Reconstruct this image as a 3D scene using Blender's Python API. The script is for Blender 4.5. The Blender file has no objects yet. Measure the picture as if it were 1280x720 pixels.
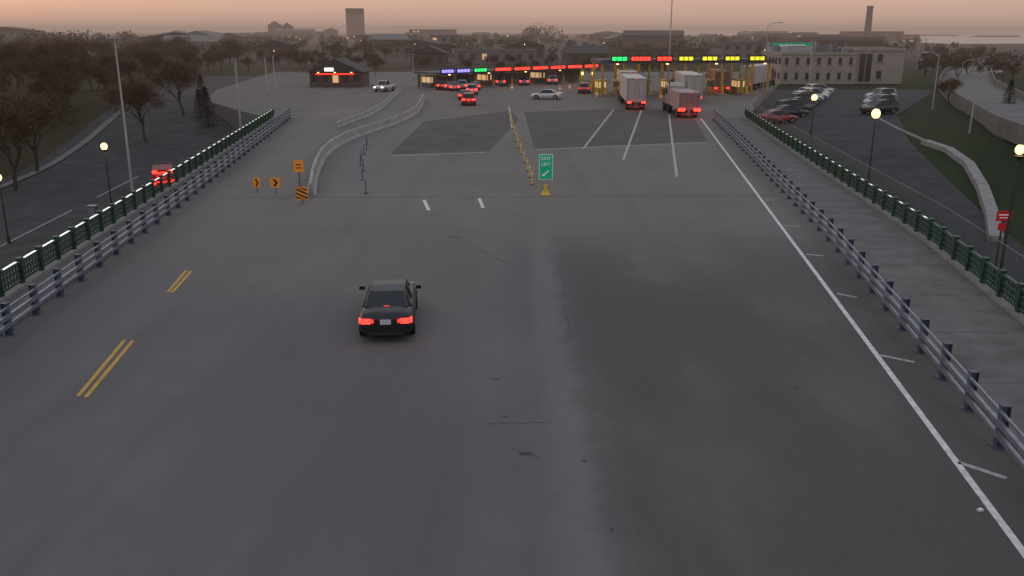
import bpy, math, random
from mathutils import Matrix, Vector
random.seed(7)
R=random.random
def U(a,b): return a+(b-a)*R()
# ---------------------------------------------------------------- survey helpers
CAMH=10.0; F=1108.0; PITCH=math.radians(16.2)
cp,sp=math.cos(PITCH),math.sin(PITCH)
def ray(u,v):
    x=(u-640)/F; c=(360-v)/F
    return x, cp+c*sp, -sp+c*cp
def G(u,v,z=0.0):
    """ground position surveyed on a level of height z"""
    x,y,d=ray(u,v); t=(z-CAMH)/d
    return (x*t,y*t)
def V(u,v,y):
    x,yy,d=ray(u,v); t=y/yy
    return (x*t,y,CAMH+d*t)
def ss(a,b,t):
    t=max(0,min(1,(t-a)/(b-a))); return t*t*(3-2*t)
# ---------------------------------------------------------------- materials
def mat(name,col,rough=.7,metal=0,var=.15,scale=2.0,emit=None,es=0,coat=0,spec=.5,bump=0):
    m=bpy.data.materials.new(name); m.use_nodes=True
    nt=m.node_tree; b=nt.nodes['Principled BSDF']
    b.inputs['Roughness'].default_value=rough; b.inputs['Metallic'].default_value=metal
    b.inputs['Specular IOR Level'].default_value=spec
    if coat: b.inputs['Coat Weight'].default_value=coat
    tc=nt.nodes.new('ShaderNodeTexCoord'); n=nt.nodes.new('ShaderNodeTexNoise')
    n.inputs['Scale'].default_value=scale; n.inputs['Detail'].default_value=5
    nt.links.new(tc.outputs['Object'],n.inputs['Vector'])
    r=nt.nodes.new('ShaderNodeValToRGB')
    r.color_ramp.elements[0].position=.3; r.color_ramp.elements[1].position=.7
    r.color_ramp.elements[0].color=(*[c*(1-var) for c in col],1)
    r.color_ramp.elements[1].color=(*[min(1,c*(1+var)) for c in col],1)
    nt.links.new(n.outputs['Fac'],r.inputs['Fac']); nt.links.new(r.outputs['Color'],b.inputs['Base Color'])
    if emit:
        b.inputs['Emission Color'].default_value=(*emit,1); b.inputs['Emission Strength'].default_value=es
    return m
class N:
    def __init__(s,m): s.t=m.node_tree
    def math(s,op,a,b=None,c=None,clamp=False):
        n=s.t.nodes.new('ShaderNodeMath'); n.operation=op; n.use_clamp=clamp
        for i,q in enumerate((a,b,c)):
            if q is None: continue
            if isinstance(q,(int,float)): n.inputs[i].default_value=q
            else: s.t.links.new(q,n.inputs[i])
        return n.outputs[0]
    def step(s,x,a,b):
        n=s.t.nodes.new('ShaderNodeMapRange'); n.interpolation_type='SMOOTHSTEP'
        s.t.links.new(x,n.inputs[0]); n.inputs[1].default_value=a; n.inputs[2].default_value=b
        return n.outputs[0]
    def noise(s,vec,scale,detail=4,rough=.55):
        n=s.t.nodes.new('ShaderNodeTexNoise'); n.inputs['Scale'].default_value=scale; n.inputs['Detail'].default_value=detail
        n.inputs['Roughness'].default_value=rough
        s.t.links.new(vec,n.inputs['Vector']); return n.outputs['Fac']
    def mapping(s,vec,sc,loc=(0,0,0)):
        n=s.t.nodes.new('ShaderNodeMapping'); n.inputs['Scale'].default_value=sc; n.inputs['Location'].default_value=loc; s.t.links.new(vec,n.inputs['Vector']); return n.outputs[0]
    def mix(s,f,a,b):
        n=s.t.nodes.new('ShaderNodeMix'); n.data_type='RGBA'
        if isinstance(f,(int,float)): n.inputs[0].default_value=f
        else: s.t.links.new(f,n.inputs[0])
        for i,q in ((6,a),(7,b)):
            if isinstance(q,tuple): n.inputs[i].default_value=(*q,1)
            else: s.t.links.new(q,n.inputs[i])
        return n.outputs[2]
# road deck
def deck_material():
    m=bpy.data.materials.new('road_concrete'); m.use_nodes=True; k=N(m); nt=m.node_tree
    b=nt.nodes['Principled BSDF']; tc=nt.nodes.new('ShaderNodeTexCoord').outputs['Object']
    sx=nt.nodes.new('ShaderNodeSeparateXYZ'); nt.links.new(tc,sx.inputs[0]); X,Y=sx.outputs[0],sx.outputs[1]
    big=k.noise(tc,.07,5); mid=k.noise(tc,.5,6,.65); fine=k.noise(tc,14,4,.7); b2=k.noise(k.mapping(tc,(1,.35,1),(31,7,0)),.16,5,.6)
    wx=k.math('ADD',X,k.math('MULTIPLY',k.math('SUBTRACT',mid,.5),1.6))
    wy=k.math('ADD',Y,k.math('MULTIPLY',k.math('SUBTRACT',b2,.5),16))
    d=k.math('MULTIPLY',k.step(wx,1.6,3.0),k.math('SUBTRACT',1,k.step(wy,30,46)))
    col=k.mix(k.step(big,.3,.7),(.158,.145,.132),(.186,.170,.153))
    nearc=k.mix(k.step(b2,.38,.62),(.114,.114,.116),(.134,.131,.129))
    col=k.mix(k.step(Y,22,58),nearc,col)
    mb=k.math('MULTIPLY',k.math('MULTIPLY',k.step(X,-.8,.6),k.math('SUBTRACT',1,k.step(X,4.5,7))),k.math('MULTIPLY',k.step(Y,24,30),k.math('SUBTRACT',1,k.step(Y,38,46))))
    col=k.mix(k.math('MULTIPLY',mb,.45),col,(.098,.099,.108))
    jl=k.math('MULTIPLY',k.step(wx,.5,1.3),k.math('SUBTRACT',1,k.step(wx,1.5,2.2))); col=k.mix(k.math('MULTIPLY',k.math('MULTIPLY',jl,k.math('SUBTRACT',1,k.step(Y,40,48))),.30),col,(.22,.21,.195))
    col=k.mix(k.math('MULTIPLY',d,.90),col,(.079,.077,.070))
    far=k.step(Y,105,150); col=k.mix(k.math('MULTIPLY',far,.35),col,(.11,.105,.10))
    lane=k.mapping(tc,(.45,.02,1)); st=k.noise(lane,1.1,3,.5)
    col=k.mix(k.math('MULTIPLY',k.step(st,.48,.72),.28),col,(.085,.085,.086))
    col=k.mix(k.math('MULTIPLY',k.step(b2,.5,.68),.26),col,(.19,.18,.17))
    col=k.mix(k.math('MULTIPLY',k.step(mid,.50,.72),.28),col,(.10,.10,.10))
    # darker soiled strip along the left shoulder
    ls=k.math('SUBTRACT',1,k.step(k.math('ADD',X,k.math('MULTIPLY',Y,.13)),-12.6,-9.8)); col=k.mix(k.math('MULTIPLY',ls,.30),col,(.09,.088,.085))
    sp_=k.noise(tc,2.2,3,.8); col=k.mix(k.math('MULTIPLY',k.step(sp_,.69,.76),.5),col,(.06,.06,.06))
    sp2=k.noise(k.mapping(tc,(1,1,1),(9,3,0)),1.3,4,.8); col=k.mix(k.math('MULTIPLY',k.step(sp2,.66,.74),.35),col,(.24,.23,.21))
    col=k.mix(k.math('MULTIPLY',k.step(fine,.45,.75),.22),col,(.20,.19,.18))
    nt.links.new(col,b.inputs['Base Color']); b.inputs['Roughness'].default_value=.85; b.inputs['Specular IOR Level'].default_value=.25
    return m
def terrain_material():
    m=bpy.data.materials.new('grass_ground'); m.use_nodes=True; k=N(m); nt=m.node_tree
    b=nt.nodes['Principled BSDF']; tc=nt.nodes.new('ShaderNodeTexCoord').outputs['Object']
    sx=nt.nodes.new('ShaderNodeSeparateXYZ'); nt.links.new(tc,sx.inputs[0]); X,Y=sx.outputs[0],sx.outputs[1]
    a=k.noise(tc,.05,6,.6); f=k.noise(tc,3,5,.7)
    leaf=k.mix(k.step(a,.35,.65),(.035,.036,.018),(.066,.046,.028))
    grass=k.mix(k.step(a,.35,.65),(.022,.036,.015),(.036,.046,.021))
    col=k.mix(k.step(X,0,20),leaf,grass)
    col=k.mix(k.math('MULTIPLY',f,.5),col,(.03,.036,.018))
    city=k.noise(k.mapping(tc,(.02,.008,1)),1.0,6,.7)
    fc=k.mix(k.step(city,.4,.6),(.04,.038,.035),(.07,.066,.064))
    col=k.mix(k.step(Y,230,330),col,fc)
    nt.links.new(col,b.inputs['Base Color']); b.inputs['Roughness'].default_value=.95; b.inputs['Specular IOR Level'].default_value=.1
    return m
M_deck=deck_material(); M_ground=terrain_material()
M_asph=mat('asphalt_old',(.046,.047,.050),.85,var=.28,scale=.5,spec=.2)
M_patch=mat('asphalt_patch',(.102,.094,.088),.85,var=.16,scale=.35,spec=.2)
M_tar=mat('tar_seal',(.07,.07,.07),.7,var=.3,scale=2,spec=.2)
M_side=mat('sidewalk_concrete',(.145,.14,.135),.85,var=.2,scale=.9,spec=.2)
M_conc=mat('concrete',(.25,.24,.23),.85,var=.18,scale=1.5)
M_concd=mat('concrete_dark',(.14,.135,.13),.85,var=.2,scale=.5)
M_barrier=mat('barrier_concrete',(.31,.30,.29),.85,var=.25,scale=1.5)
M_white=mat('white_road_paint',(.62,.61,.6),.7,var=.25,scale=4)
M_whitew=mat('worn_white_paint',(.38,.375,.37),.75,var=.38,scale=5)
M_yellow=mat('yellow_road_paint',(.5,.29,.04),.7,var=.3,scale=6)
M_yel=mat('yellow_paint',(.75,.48,.03),.5,var=.1)
M_orange=mat('orange_sheeting',(.8,.28,.02),.5,var=.05,emit=(1,.33,.02),es=.06)
M_galv=mat('galvanised_steel',(.27,.30,.36),.42,.7,var=.2,scale=4)
M_gpost=mat('steel_post',(.10,.12,.17),.5,.5,var=.2,scale=4)
M_green=mat('green_rail_paint',(.012,.055,.032),.45,.1,var=.25,scale=3)
M_greenl=mat('green_rail_top',(.025,.085,.055),.4,.2,var=.25,scale=3)
M_glint=mat('rail_glint_strip',(.6,.62,.6),.4,emit=(.85,.9,.8),es=.95)  # white glints on the railing, put in as a weak glow
M_black=mat('black_plastic',(.02,.02,.022),.6)
M_rub=mat('tyre_rubber',(.02,.02,.02),.85)
M_glass=mat('dark_glass',(.012,.015,.02),.12,var=.05,spec=.4)
M_hub=mat('alloy_wheel',(.25,.25,.26),.35,.8)
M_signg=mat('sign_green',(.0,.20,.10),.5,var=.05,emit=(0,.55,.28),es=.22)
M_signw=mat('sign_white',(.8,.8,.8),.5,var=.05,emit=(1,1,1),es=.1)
M_signr=mat('sign_red',(.55,.02,.02),.5,var=.05)
M_brl=mat('brake_light_lit',(.6,.01,.01),.3,emit=(1,.014,.008),es=12)
M_brlh=mat('brake_lens_lit',(.6,.01,.01),.3,emit=(1,.03,.02),es=4)
M_brl2=mat('brake_light_dim',(.35,.01,.01),.3,emit=(1,.05,.03),es=1.3)
M_lampw=mat('lamp_globe_lit',(1,.8,.4),.3,emit=(1,.60,.20),es=3.2)
M_lampw2=mat('luminaire_white',(1,1,.9),.3,emit=(1,.93,.75),es=4)
M_pole=mat('pole_galvanised',(.42,.42,.43),.5,.5,var=.1)
M_poled=mat('pole_dark',(.05,.05,.05),.5,.3)
M_lg=mat('led_green',(0,.3,.05),.4,emit=(.02,1,.18),es=1.5)
M_lr=mat('led_red',(.4,0,0),.4,emit=(1,.035,.02),es=2.8)
M_ly=mat('led_yellow',(.4,.35,0),.4,emit=(.80,.78,.03),es=1.2)
M_lb=mat('led_blue',(.1,.05,.4),.4,emit=(.20,.16,1),es=2.6)
M_lo=mat('lamp_warm',(1,.6,.2),.4,emit=(1,.60,.18),es=3.5)
M_can=mat('canopy_grey',(.07,.07,.08),.6,var=.2,scale=.8)
M_booth=mat('booth_yellow',(.42,.29,.05),.6,var=.15)
M_boothg=mat('booth_grey',(.11,.10,.10),.6,var=.15)
M_brick=mat('brick_brown',(.10,.07,.058),.85,var=.3,scale=3)
M_beige=mat('beige_panel',(.31,.28,.25),.8,var=.1,scale=.6)
M_beiged=mat('grey_panel',(.15,.145,.14),.8,var=.1,scale=.6)
M_roof=mat('roof_dark',(.05,.046,.046),.85,var=.2)
M_roofw=mat('roof_light',(.33,.33,.34),.8,var=.1)
M_win=mat('window_glass',(.03,.033,.04),.2,spec=.5)
M_winlit=mat('window_lit',(.5,.35,.2),.4,emit=(1,.62,.28),es=.55)
M_bark=mat('bark',(.06,.046,.036),.95,var=.3,scale=5)
M_twig=mat('bare_twigs',(.115,.074,.047),.95,var=.3,scale=.6,spec=.1)
M_twigd=mat('dark_foliage',(.03,.034,.024),.95,var=.4,scale=.3,spec=.1)
M_fartree=mat('distant_tree_foliage',(.050,.041,.035),.95,var=.35,scale=.02,spec=.1)
M_haze=mat('tower_facade',(.085,.072,.07),.9,var=.12,scale=.01,spec=.1)
M_haze2=mat('tower_facade_pale',(.13,.11,.105),.9,var=.12,scale=.01,spec=.1)
M_hill=mat('hazy_hill',(.14,.13,.16),.95,var=.1,scale=.0005,spec=.05)  # pale blue-grey puts distance haze into the hill colour
# ---------------------------------------------------------------- mesh builder
class MB:
    def __init__(s,M=None): s.v=[];s.f=[];s.m=[];s.mats=[];s.sm=[];s.M=M or Matrix()
    def mi(s,m):
        if m not in s.mats: s.mats.append(m)
        return s.mats.index(m)
    def add(s,vs,fs,m,smooth=False):
        o=len(s.v); s.v+=[tuple(s.M@Vector(p)) for p in vs]
        i=s.mi(m)
        for f in fs: s.f.append([o+a for a in f]); s.m.append(i); s.sm.append(smooth)
    def box(s,c,d,m,rz=0,top=1.0,topx=None):
        a,b,h=d[0]/2,d[1]/2,d[2]/2; tx=top if topx is None else topx
        P=[(-a,-b,-h),(a,-b,-h),(a,b,-h),(-a,b,-h),(-a*tx,-b*top,h),(a*tx,-b*top,h),(a*tx,b*top,h),(-a*tx,b*top,h)]
        cc,si=math.cos(rz),math.sin(rz)
        P=[(c[0]+x*cc-y*si,c[1]+x*si+y*cc,c[2]+z) for x,y,z in P]
        s.add(P,[(3,2,1,0),(4,5,6,7),(0,1,5,4),(1,2,6,5),(2,3,7,6),(3,0,4,7)],m)
    def cyl(s,p,q,r,r2=None,n=8,m=None,smooth=True,caps=True):
        r2=r if r2 is None else r2
        p,q=Vector(p),Vector(q); d=(q-p)
        if d.length<1e-6: return
        d.normalize(); a=d.orthogonal().normalized(); b=d.cross(a)
        vs=[]
        for k in range(n):
            t=2*math.pi*k/n; o=a*math.cos(t)+b*math.sin(t)
            vs.append(tuple(p+o*r)); vs.append(tuple(q+o*r2))
        fs=[(2*k,2*((k+1)%n),2*((k+1)%n)+1,2*k+1) for k in range(n)]
        s.add(vs,fs,m,smooth)
        if caps:
            s.add(vs,[tuple(2*k for k in range(n))[::-1],tuple(2*k+1 for k in range(n))],m)
    def sphere(s,c,r,m,n=10,k=6,sz=1):
        vs=[];fs=[]
        for i in range(k+1):
            ph=math.pi*i/k
            for j in range(n):
                t=2*math.pi*j/n; vs.append((c[0]+r*math.sin(ph)*math.cos(t),c[1]+r*math.sin(ph)*math.sin(t),c[2]+r*sz*math.cos(ph)))
        for i in range(k):
            for j in range(n): fs.append((i*n+j,(i+1)*n+j,(i+1)*n+(j+1)%n,i*n+(j+1)%n))
        s.add(vs,fs,m,True)
    def loft(s,rings,m,smooth=True,caps=True,closed=True):
        n=len(rings[0]); vs=[p for r in rings for p in r]; fs=[]
        for i in range(len(rings)-1):
            for j in range(n if closed else n-1): fs.append((i*n+j,i*n+(j+1)%n,(i+1)*n+(j+1)%n,(i+1)*n+j))
        s.add(vs,fs,m,smooth)
        if caps:
            s.add(rings[0],[tuple(range(n))[::-1]],m); s.add(rings[-1],[tuple(range(n))],m)
    def obj(s,name,parent=None,loc=None,rz=0,bevel=0):
        me=bpy.data.meshes.new(name); me.from_pydata(s.v,[],s.f)
        for m in s.mats: me.materials.append(m)
        me.polygons.foreach_set('material_index',s.m); me.polygons.foreach_set('use_smooth',s.sm); me.update()
        o=bpy.data.objects.new(name,me); bpy.context.scene.collection.objects.link(o)
        if parent: o.parent=parent
        if loc: o.location=loc
        o.rotation_euler[2]=rz
        if bevel:
            b=o.modifiers.new('bevel','BEVEL'); b.width=bevel; b.segments=2; b.limit_method='ANGLE'
        return o
def inst(me,name,loc,rz=0,sc=1):
    o=bpy.data.objects.new(name,me); bpy.context.scene.collection.objects.link(o)
    o.location=loc; o.rotation_euler[2]=rz; o.scale=(sc,sc,sc) if not isinstance(sc,tuple) else sc
    return o
def empty(name,loc=(0,0,0),rz=0):
    o=bpy.data.objects.new(name,None); bpy.context.scene.collection.objects.link(o); o.location=loc; o.rotation_euler[2]=rz; return o
def point(parent,loc,e,col,r=.25):
    l=bpy.data.lights.new('bulb','POINT'); l.energy=e; l.color=col; l.shadow_soft_size=r
    o=bpy.data.objects.new('bulb',l); bpy.context.scene.collection.objects.link(o); o.parent=parent; o.location=loc
# ---------------------------------------------------------------- edges of the bridge deck
def lerpY(pts,y):
    if y<=pts[0][0]: a,b=pts[0],pts[1]
    elif y>=pts[-1][0]: a,b=pts[-2],pts[-1]
    else:
        for a,b in zip(pts,pts[1:]):
            if a[0]<=y<=b[0]: break
    return a[1]+(b[1]-a[1])*(y-a[0])/(b[0]-a[0])
RI=lambda y: lerpY([(20.3,12.2),(42,15.6),(83,20.8),(106,23.6)],y)
RO=lambda y: lerpY([(29.8,18.1),(41.3,20.1),(82,24.6),(106,27.4)],y)
LI=lambda y: lerpY([(28.6,-17.2),(49.4,-19.4),(97,-25.1),(106,-26.2)],y)
LO=lambda y: lerpY([(32.2,-19.4),(53.8,-21.8),(98,-27.0),(106,-28)],y)
def H(x,y):
    l=-4.6*(1-ss(92,150,y)); r=-2.5*(1-ss(50,115,y))
    t=ss(-10,10,x); z=l*(1-t)+r*t
    z-= .12
    if x<-20: z-=.25*math.sin(x*.05)*math.sin(y*.04)*ss(-50,-80,x)
    return z
# ---------------------------------------------------------------- terrain
def axis(a,b,st,far,g=1.35,neg=None):
    xs=[]; x=a
    while x<=b: xs.append(x); x+=st
    d=st; 
    while xs[-1]<far: d*=g; xs.append(xs[-1]+d)
    d=st
    while xs[0]>(neg if neg is not None else -far): d*=g; xs.insert(0,xs[0]-d)
    return xs
xs=axis(-160,160,2.5,14000); ys=axis(-20,300,2.5,16000,neg=-120)
vs=[(x,y,H(x,y)) for y in ys for x in xs]; nx=len(xs)
fs=[(j*nx+i,j*nx+i+1,(j+1)*nx+i+1,(j+1)*nx+i) for j in range(len(ys)-1) for i in range(nx-1)]
b=MB(); b.add(vs,fs,M_ground,True); b.obj('ground')
# deck with retaining walls
b=MB()
L=[(LO(y)-.35,y) for y in (-30,20,40,60,80,106)]+[(-36,118),(-46,135),(-52,160),(-60,230)]
Rr=[(RO(y)+.35,y) for y in (-30,20,40,60,80,106)]+[(31,116),(37.5,135),(43,150),(70,230)]
n=len(L)
top=[(x,y,0) for x,y in L]+[(x,y,0) for x,y in Rr]
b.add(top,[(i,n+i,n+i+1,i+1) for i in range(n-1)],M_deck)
for S in (L,Rr):
    for (x0,y0),(x1,y1) in zip(S,S[1:]):
        b.add([(x0,y0,0),(x1,y1,0),(x1,y1,-6),(x0,y0,-6)],[(0,1,2,3)],M_concd)
b.add([(L[0][0],-30,0),(Rr[0][0],-30,0),(Rr[0][0],-30,-6),(L[0][0],-30,-6)],[(0,1,2,3)],M_concd)
b.obj('road')
def sheet(name,P,m,z=.004):
    b=MB(); b.add([(x,y,z) for x,y in P],[tuple(range(len(P)))],m); return b.obj(name)
def line(b,p,q,w,m,z=.008):
    p,q=Vector(p),Vector(q); d=(q-p).normalized(); o=Vector((-d.y,d.x))*w/2
    b.add([(*(p+o),z),(*(p-o),z),(*(q-o),z),(*(q+o),z)],[(0,1,2,3)],m)
sheet('asphalt_patch',[G(488,193),G(612,189),G(648,150),G(640,138),G(530,152)],M_patch)
sheet('asphalt_patch',[G(668,186),G(884,177),G(870,150),G(845,138),G(770,136),G(655,140)],M_patch)
# painted markings
b=MB()
line(b,(9.4,9.5),(22.3,106),.17,M_white)
line(b,G(488,195),G(606,190.5),.22,M_whitew); line(b,G(672,187),G(884,178),.22,M_whitew)
for p,q in (((767,137),(729,186)),((802,137),(779,200)),((836,143),(846,221))): line(b,G(*p),G(*q),.2,M_whitew,.010)
for p,q in (((530,250),(536,263)),((599,248),(604,260))): line(b,G(*p),G(*q),.2,M_white)
for p,q in (((1198,578),(1258,598)),((1100,444),(1143,453)),((1046,367),(1071,372)),((1008,318),(1030,320)),((980,282),(1000,283)),((955,250),(968,250))): line(b,G(*p),G(*q),.16,M_whitew)
line(b,G(636,133),G(640,160),.15,M_whitew)
b.obj('lane_marking')
b=MB()
for p,q in (((98,495),(156,425)),((107,497),(166,426)),((210,365),(233,338)),((215,366),(239,339))): line(b,G(*p),G(*q),.13,M_yellow)
b.obj('yellow_centre_line')
b=MB()
line(b,(LI(55),54.4),(RI(55),55.4),.10,M_tar,.004)
def blob(b,u,v,w,h,m,z=.005):
    cx,cy=G(u,v); k=12
    b.add([(cx+w*math.cos(2*math.pi*i/k)*U(.6,1.1),cy+h*math.sin(2*math.pi*i/k)*U(.6,1.1),z) for i in range(k)],[tuple(range(k))],m)
for q in ((657,567,.22,.1),(730,576,.09,.07),(765,662,.05,.1),(563,296,.2,.2),(620,474,.15,.08),(571,297,.3,.12),(632,521,.1,.07),(995,485,.12,.08)): blob(b,*q,M_tar)
def crack(b,u0,v0,u1,v1,w=.025,m=M_tar):
    p=Vector(G(u0,v0)); q=Vector(G(u1,v1)); k=14; last=p
    d=(q-p); o=Vector((-d.y,d.x)).normalized()
    for i in range(1,k+1):
        c=p+d*i/k+o*U(-.07,.07); line(b,last,c,w*U(.4,1.3),m,.006); last=c
crack(b,605,530,690,528); crack(b,575,300,640,332,.02); crack(b,640,560,672,572,.02); crack(b,700,330,712,420,.02)
b.obj('pavement_crack')
b=MB()
cx,cy=G(1225,639); b.box((cx,cy,.03),(.12,.08,.05),M_white,.4); b.obj('litter')
# ---------------------------------------------------------------- sidewalk on the right, kerbs
yy=[-30]+list(range(0,107,6))+[106]
def swept(name,fa,fb,h,m,ylist):
    b=MB(); r=[[(fa(y),y,-.002),(fa(y),y,h),(fb(y),y,h),(fb(y),y,-.002)] for y in ylist]; b.loft(r,m,False); return b.obj(name)
swept('sidewalk',lambda y:RI(y)+.35,lambda y:RO(y)-.22,.15,M_side,yy)
swept('sidewalk',lambda y:LO(y)+.22,lambda y:LI(y)-.3,.15,M_side,yy)
swept('kerb',lambda y:RO(y)-.2,lambda y:RO(y)+.33,.28,M_conc,yy)
swept('kerb',lambda y:LO(y)-.33,lambda y:LO(y)+.2,.28,M_conc,yy)
b=MB()
y=6
while y<104: line(b,(RI(y)+.4,y),(RO(y)-.25,y),.03,M_tar,.154); y+=4.5
b.obj('sidewalk_joint')
# steel guard rails
def guardrail(fn,side,name,y0=9,y1=106):
    b=MB(); y=y0+.3; pts=[]
    while y<=y1: pts.append((fn(y),y)); y+=2.27
    for x,y in pts:   # H-section posts on base plates
        b.box((x,y,.56),(.20,.02,1.10),M_gpost,); b.box((x-.10,y,.56),(.02,.17,1.10),M_gpost); b.box((x+.10,y,.56),(.02,.17,1.10),M_gpost)
        b.box((x,y,.015),(.36,.36,.03),M_gpost)
        b.box((x,y,1.12),(.24,.2,.02),M_gpost)
    def rail(dx,z0,z1,w):
        r=[]
        for x,y in [(fn(y0),y0)]+pts: r.append([(x+dx-w/2,y,z0),(x+dx-w/2,y,z1),(x+dx+w/2,y,z1),(x+dx+w/2,y,z0)])
        b.loft(r,M_galv,False)
    rail(-side*.16,.64,.78,.11); rail(-side*.16,.36,.48,.11); 
    rail(-side*.14,.97,1.03,.06)
    b.obj(name)
guardrail(RI,1,'guardrail',4); guardrail(LI,-1,'guardrail',8)
# green parapet railing
def parapet(fn,name,side,glint):
    b=MB(); y=0; ypts=[]
    while y<=106: ypts.append(y); y+=1.9
    for i,y in enumerate(ypts):
        x=fn(y); b.box((x,y,.78),(.16,.16,1.0),M_green); b.box((x,y,1.30),(.24,.24,.06),M_greenl)
    for z0,z1,w,m in ((1.13,1.22,.13,M_greenl),(.86,.92,.07,M_green),(.62,.68,.07,M_green),(.38,.46,.09,M_green)):
        b.loft([[(fn(y)-w/2,y,z0),(fn(y)-w/2,y,z1),(fn(y)+w/2,y,z1),(fn(y)+w/2,y,z0)] for y in ypts],m,False)
    y=.3
    while y<106:
        x=fn(y); b.box((x,y,.8),(.03,.045,.68),M_green); y+=.27
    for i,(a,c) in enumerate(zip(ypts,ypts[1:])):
        if glint: y0,y1,w=a+.35,c-.35,.065
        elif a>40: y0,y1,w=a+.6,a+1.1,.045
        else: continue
        b.add([(fn(y0)-side*.02-w,y0,1.235),(fn(y0)-side*.02+w,y0,1.235),(fn(y1)-side*.02+w,y1,1.235),(fn(y1)-side*.02-w,y1,1.235)],[(0,1,2,3)],M_glint)  # glowing strip on the top rail stands for a glint
    b.obj(name)
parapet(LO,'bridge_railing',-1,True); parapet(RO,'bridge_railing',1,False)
def chainlink():
    m=bpy.data.materials.new('chain_link'); m.use_nodes=True; nt=m.node_tree; k=N(m)
    bs=nt.nodes['Principled BSDF']; bs.inputs['Base Color'].default_value=(.12,.13,.14,1); bs.inputs['Metallic'].default_value=.5
    uv=nt.nodes.new('ShaderNodeTexCoord').outputs['Object']; s=nt.nodes.new('ShaderNodeSeparateXYZ'); nt.links.new(uv,s.inputs[0])
    a=k.math('ADD',s.outputs[1],s.outputs[2]); c=k.math('SUBTRACT',s.outputs[1],s.outputs[2])
    def w(q): return k.math('LESS_THAN',k.math('FRACT',k.math('MULTIPLY',q,9)),.11)
    al=k.math('MAXIMUM',w(a),w(c)); nt.links.new(al,bs.inputs['Alpha'])
    return m
M_chain=chainlink()
M_fpost=mat('fence_post',(.16,.16,.17),.5,.4)
def fence(P,name,h=2.4,step=3):
    e=empty(name); b=MB(); c=MB()
    for (p,q) in zip(P,P[1:]):
        p,q=Vector(p),Vector(q); n=max(1,int((q-p).length/step))
        for i in range(n):
            a=p+(q-p)*i/n; d=p+(q-p)*(i+1)/n; za,zd=H(*a),H(*d)
            za=max(za,-.6);zd=max(zd,-.6)
            b.cyl((*a,za-2),(*a,za+h),.035,n=6,m=M_fpost); b.cyl((*a,za+h),(*d,zd+h),.02,n=5,m=M_fpost)
            c.add([(*a,za),(*d,zd),(*d,zd+h),(*a,za+h)],[(0,1,2,3)],M_chain)
    b.obj('posts',e); c.obj('mesh',e)
fence([(RO(y)+.75,y) for y in (12,30,42,60,82,104)]+[(31.5,114),(39,134)],'chain_link_fence')
# ---------------------------------------------------------------- draped ground sheets
def patch(name,c,m,lift=.06,n=14,k=8):
    b=MB(); vs=[]
    for j in range(n+1):
        t=j/n
        for i in range(k+1):
            s=i/k
            x=(1-t)*((1-s)*c[0][0]+s*c[1][0])+t*((1-s)*c[3][0]+s*c[2][0]); y=(1-t)*((1-s)*c[0][1]+s*c[1][1])+t*((1-s)*c[3][1]+s*c[2][1])
            vs.append((x,y,H(x,y)+lift))
    b.add(vs,[(j*(k+1)+i,j*(k+1)+i+1,(j+1)*(k+1)+i+1,(j+1)*(k+1)+i) for j in range(n) for i in range(k)],m,True)
    return b.obj(name)
patch('side_road',[(-46,20),(-19,20),(-27.5,95),(-53,95)],M_asph,.06,40,14)
patch('side_road',[(-53,95),(-29,95),(-42,210),(-72,210)],M_asph,.06,40,12)
def drapeline(b,p,q,w,m,lift=.1,n=8):
    p,q=Vector(p),Vector(q); d=(q-p).normalized(); o=Vector((-d.y,d.x))*w/2
    for i in range(n):
        a=p+(q-p)*i/n; c=p+(q-p)*(i+1)/n
        P=[a+o,a-o,c-o,c+o]; b.add([(v.x,v.y,H(v.x,v.y)+lift) for v in P],[(0,1,2,3)],m)
b=MB()
drapeline(b,(-36,60),(-37.3,74),.13,M_whitew); drapeline(b,(-37.9,80),(-39,92),.13,M_whitew); drapeline(b,(-34.8,46),(-35.6,56),.13,M_whitew)
b.obj('lane_marking')
b=MB(); drapeline(b,(-46,60),(-53.5,112),.9,M_side,.16,24); drapeline(b,(-53.5,112),(-60,150),.9,M_side,.16,16); b.obj('footpath')
patch('parking_lot',[(22,30),(25.5,30),(40.5,91),(26,91)],M_asph,.06,30,8)
patch('parking_lot',[(26,91),(40.5,91),(47.5,111),(30,111)],M_asph,.06,14,8)
patch('parking_lot',[(30,111),(47.5,111),(75,160),(44,160)],M_asph,.075,20,10)
def curbwall(name,P,w,h,m):
    b=MB(); r=[]
    for i,(x,y) in enumerate(P):
        a=Vector(P[max(0,i-1)]); c=Vector(P[min(len(P)-1,i+1)]); d=(c-a).normalized(); o=Vector((-d.y,d.x))*w/2; z=H(x,y)
        r.append([(x+o.x,y+o.y,z-.3),(x+o.x*.8,y+o.y*.8,z+h),(x-o.x*.8,y-o.y*.8,z+h),(x-o.x,y-o.y,z-.3)])
    b.loft(r,m,False); return b.obj(name)
curbwall('kerb',[G(1245,300,-2.4),G(1240,270,-2.3),G(1228,240,-2.2),G(1210,214,-2),G(1185,198,-1.8),G(1155,188,-1.6)],1.0,.45,M_conc)
curbwall('kerb',[G(1155,186,-1.6),G(1120,172,-1.4),G(1100,160,-1.1),G(1085,150,-.9)],.3,.2,M_conc)
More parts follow.
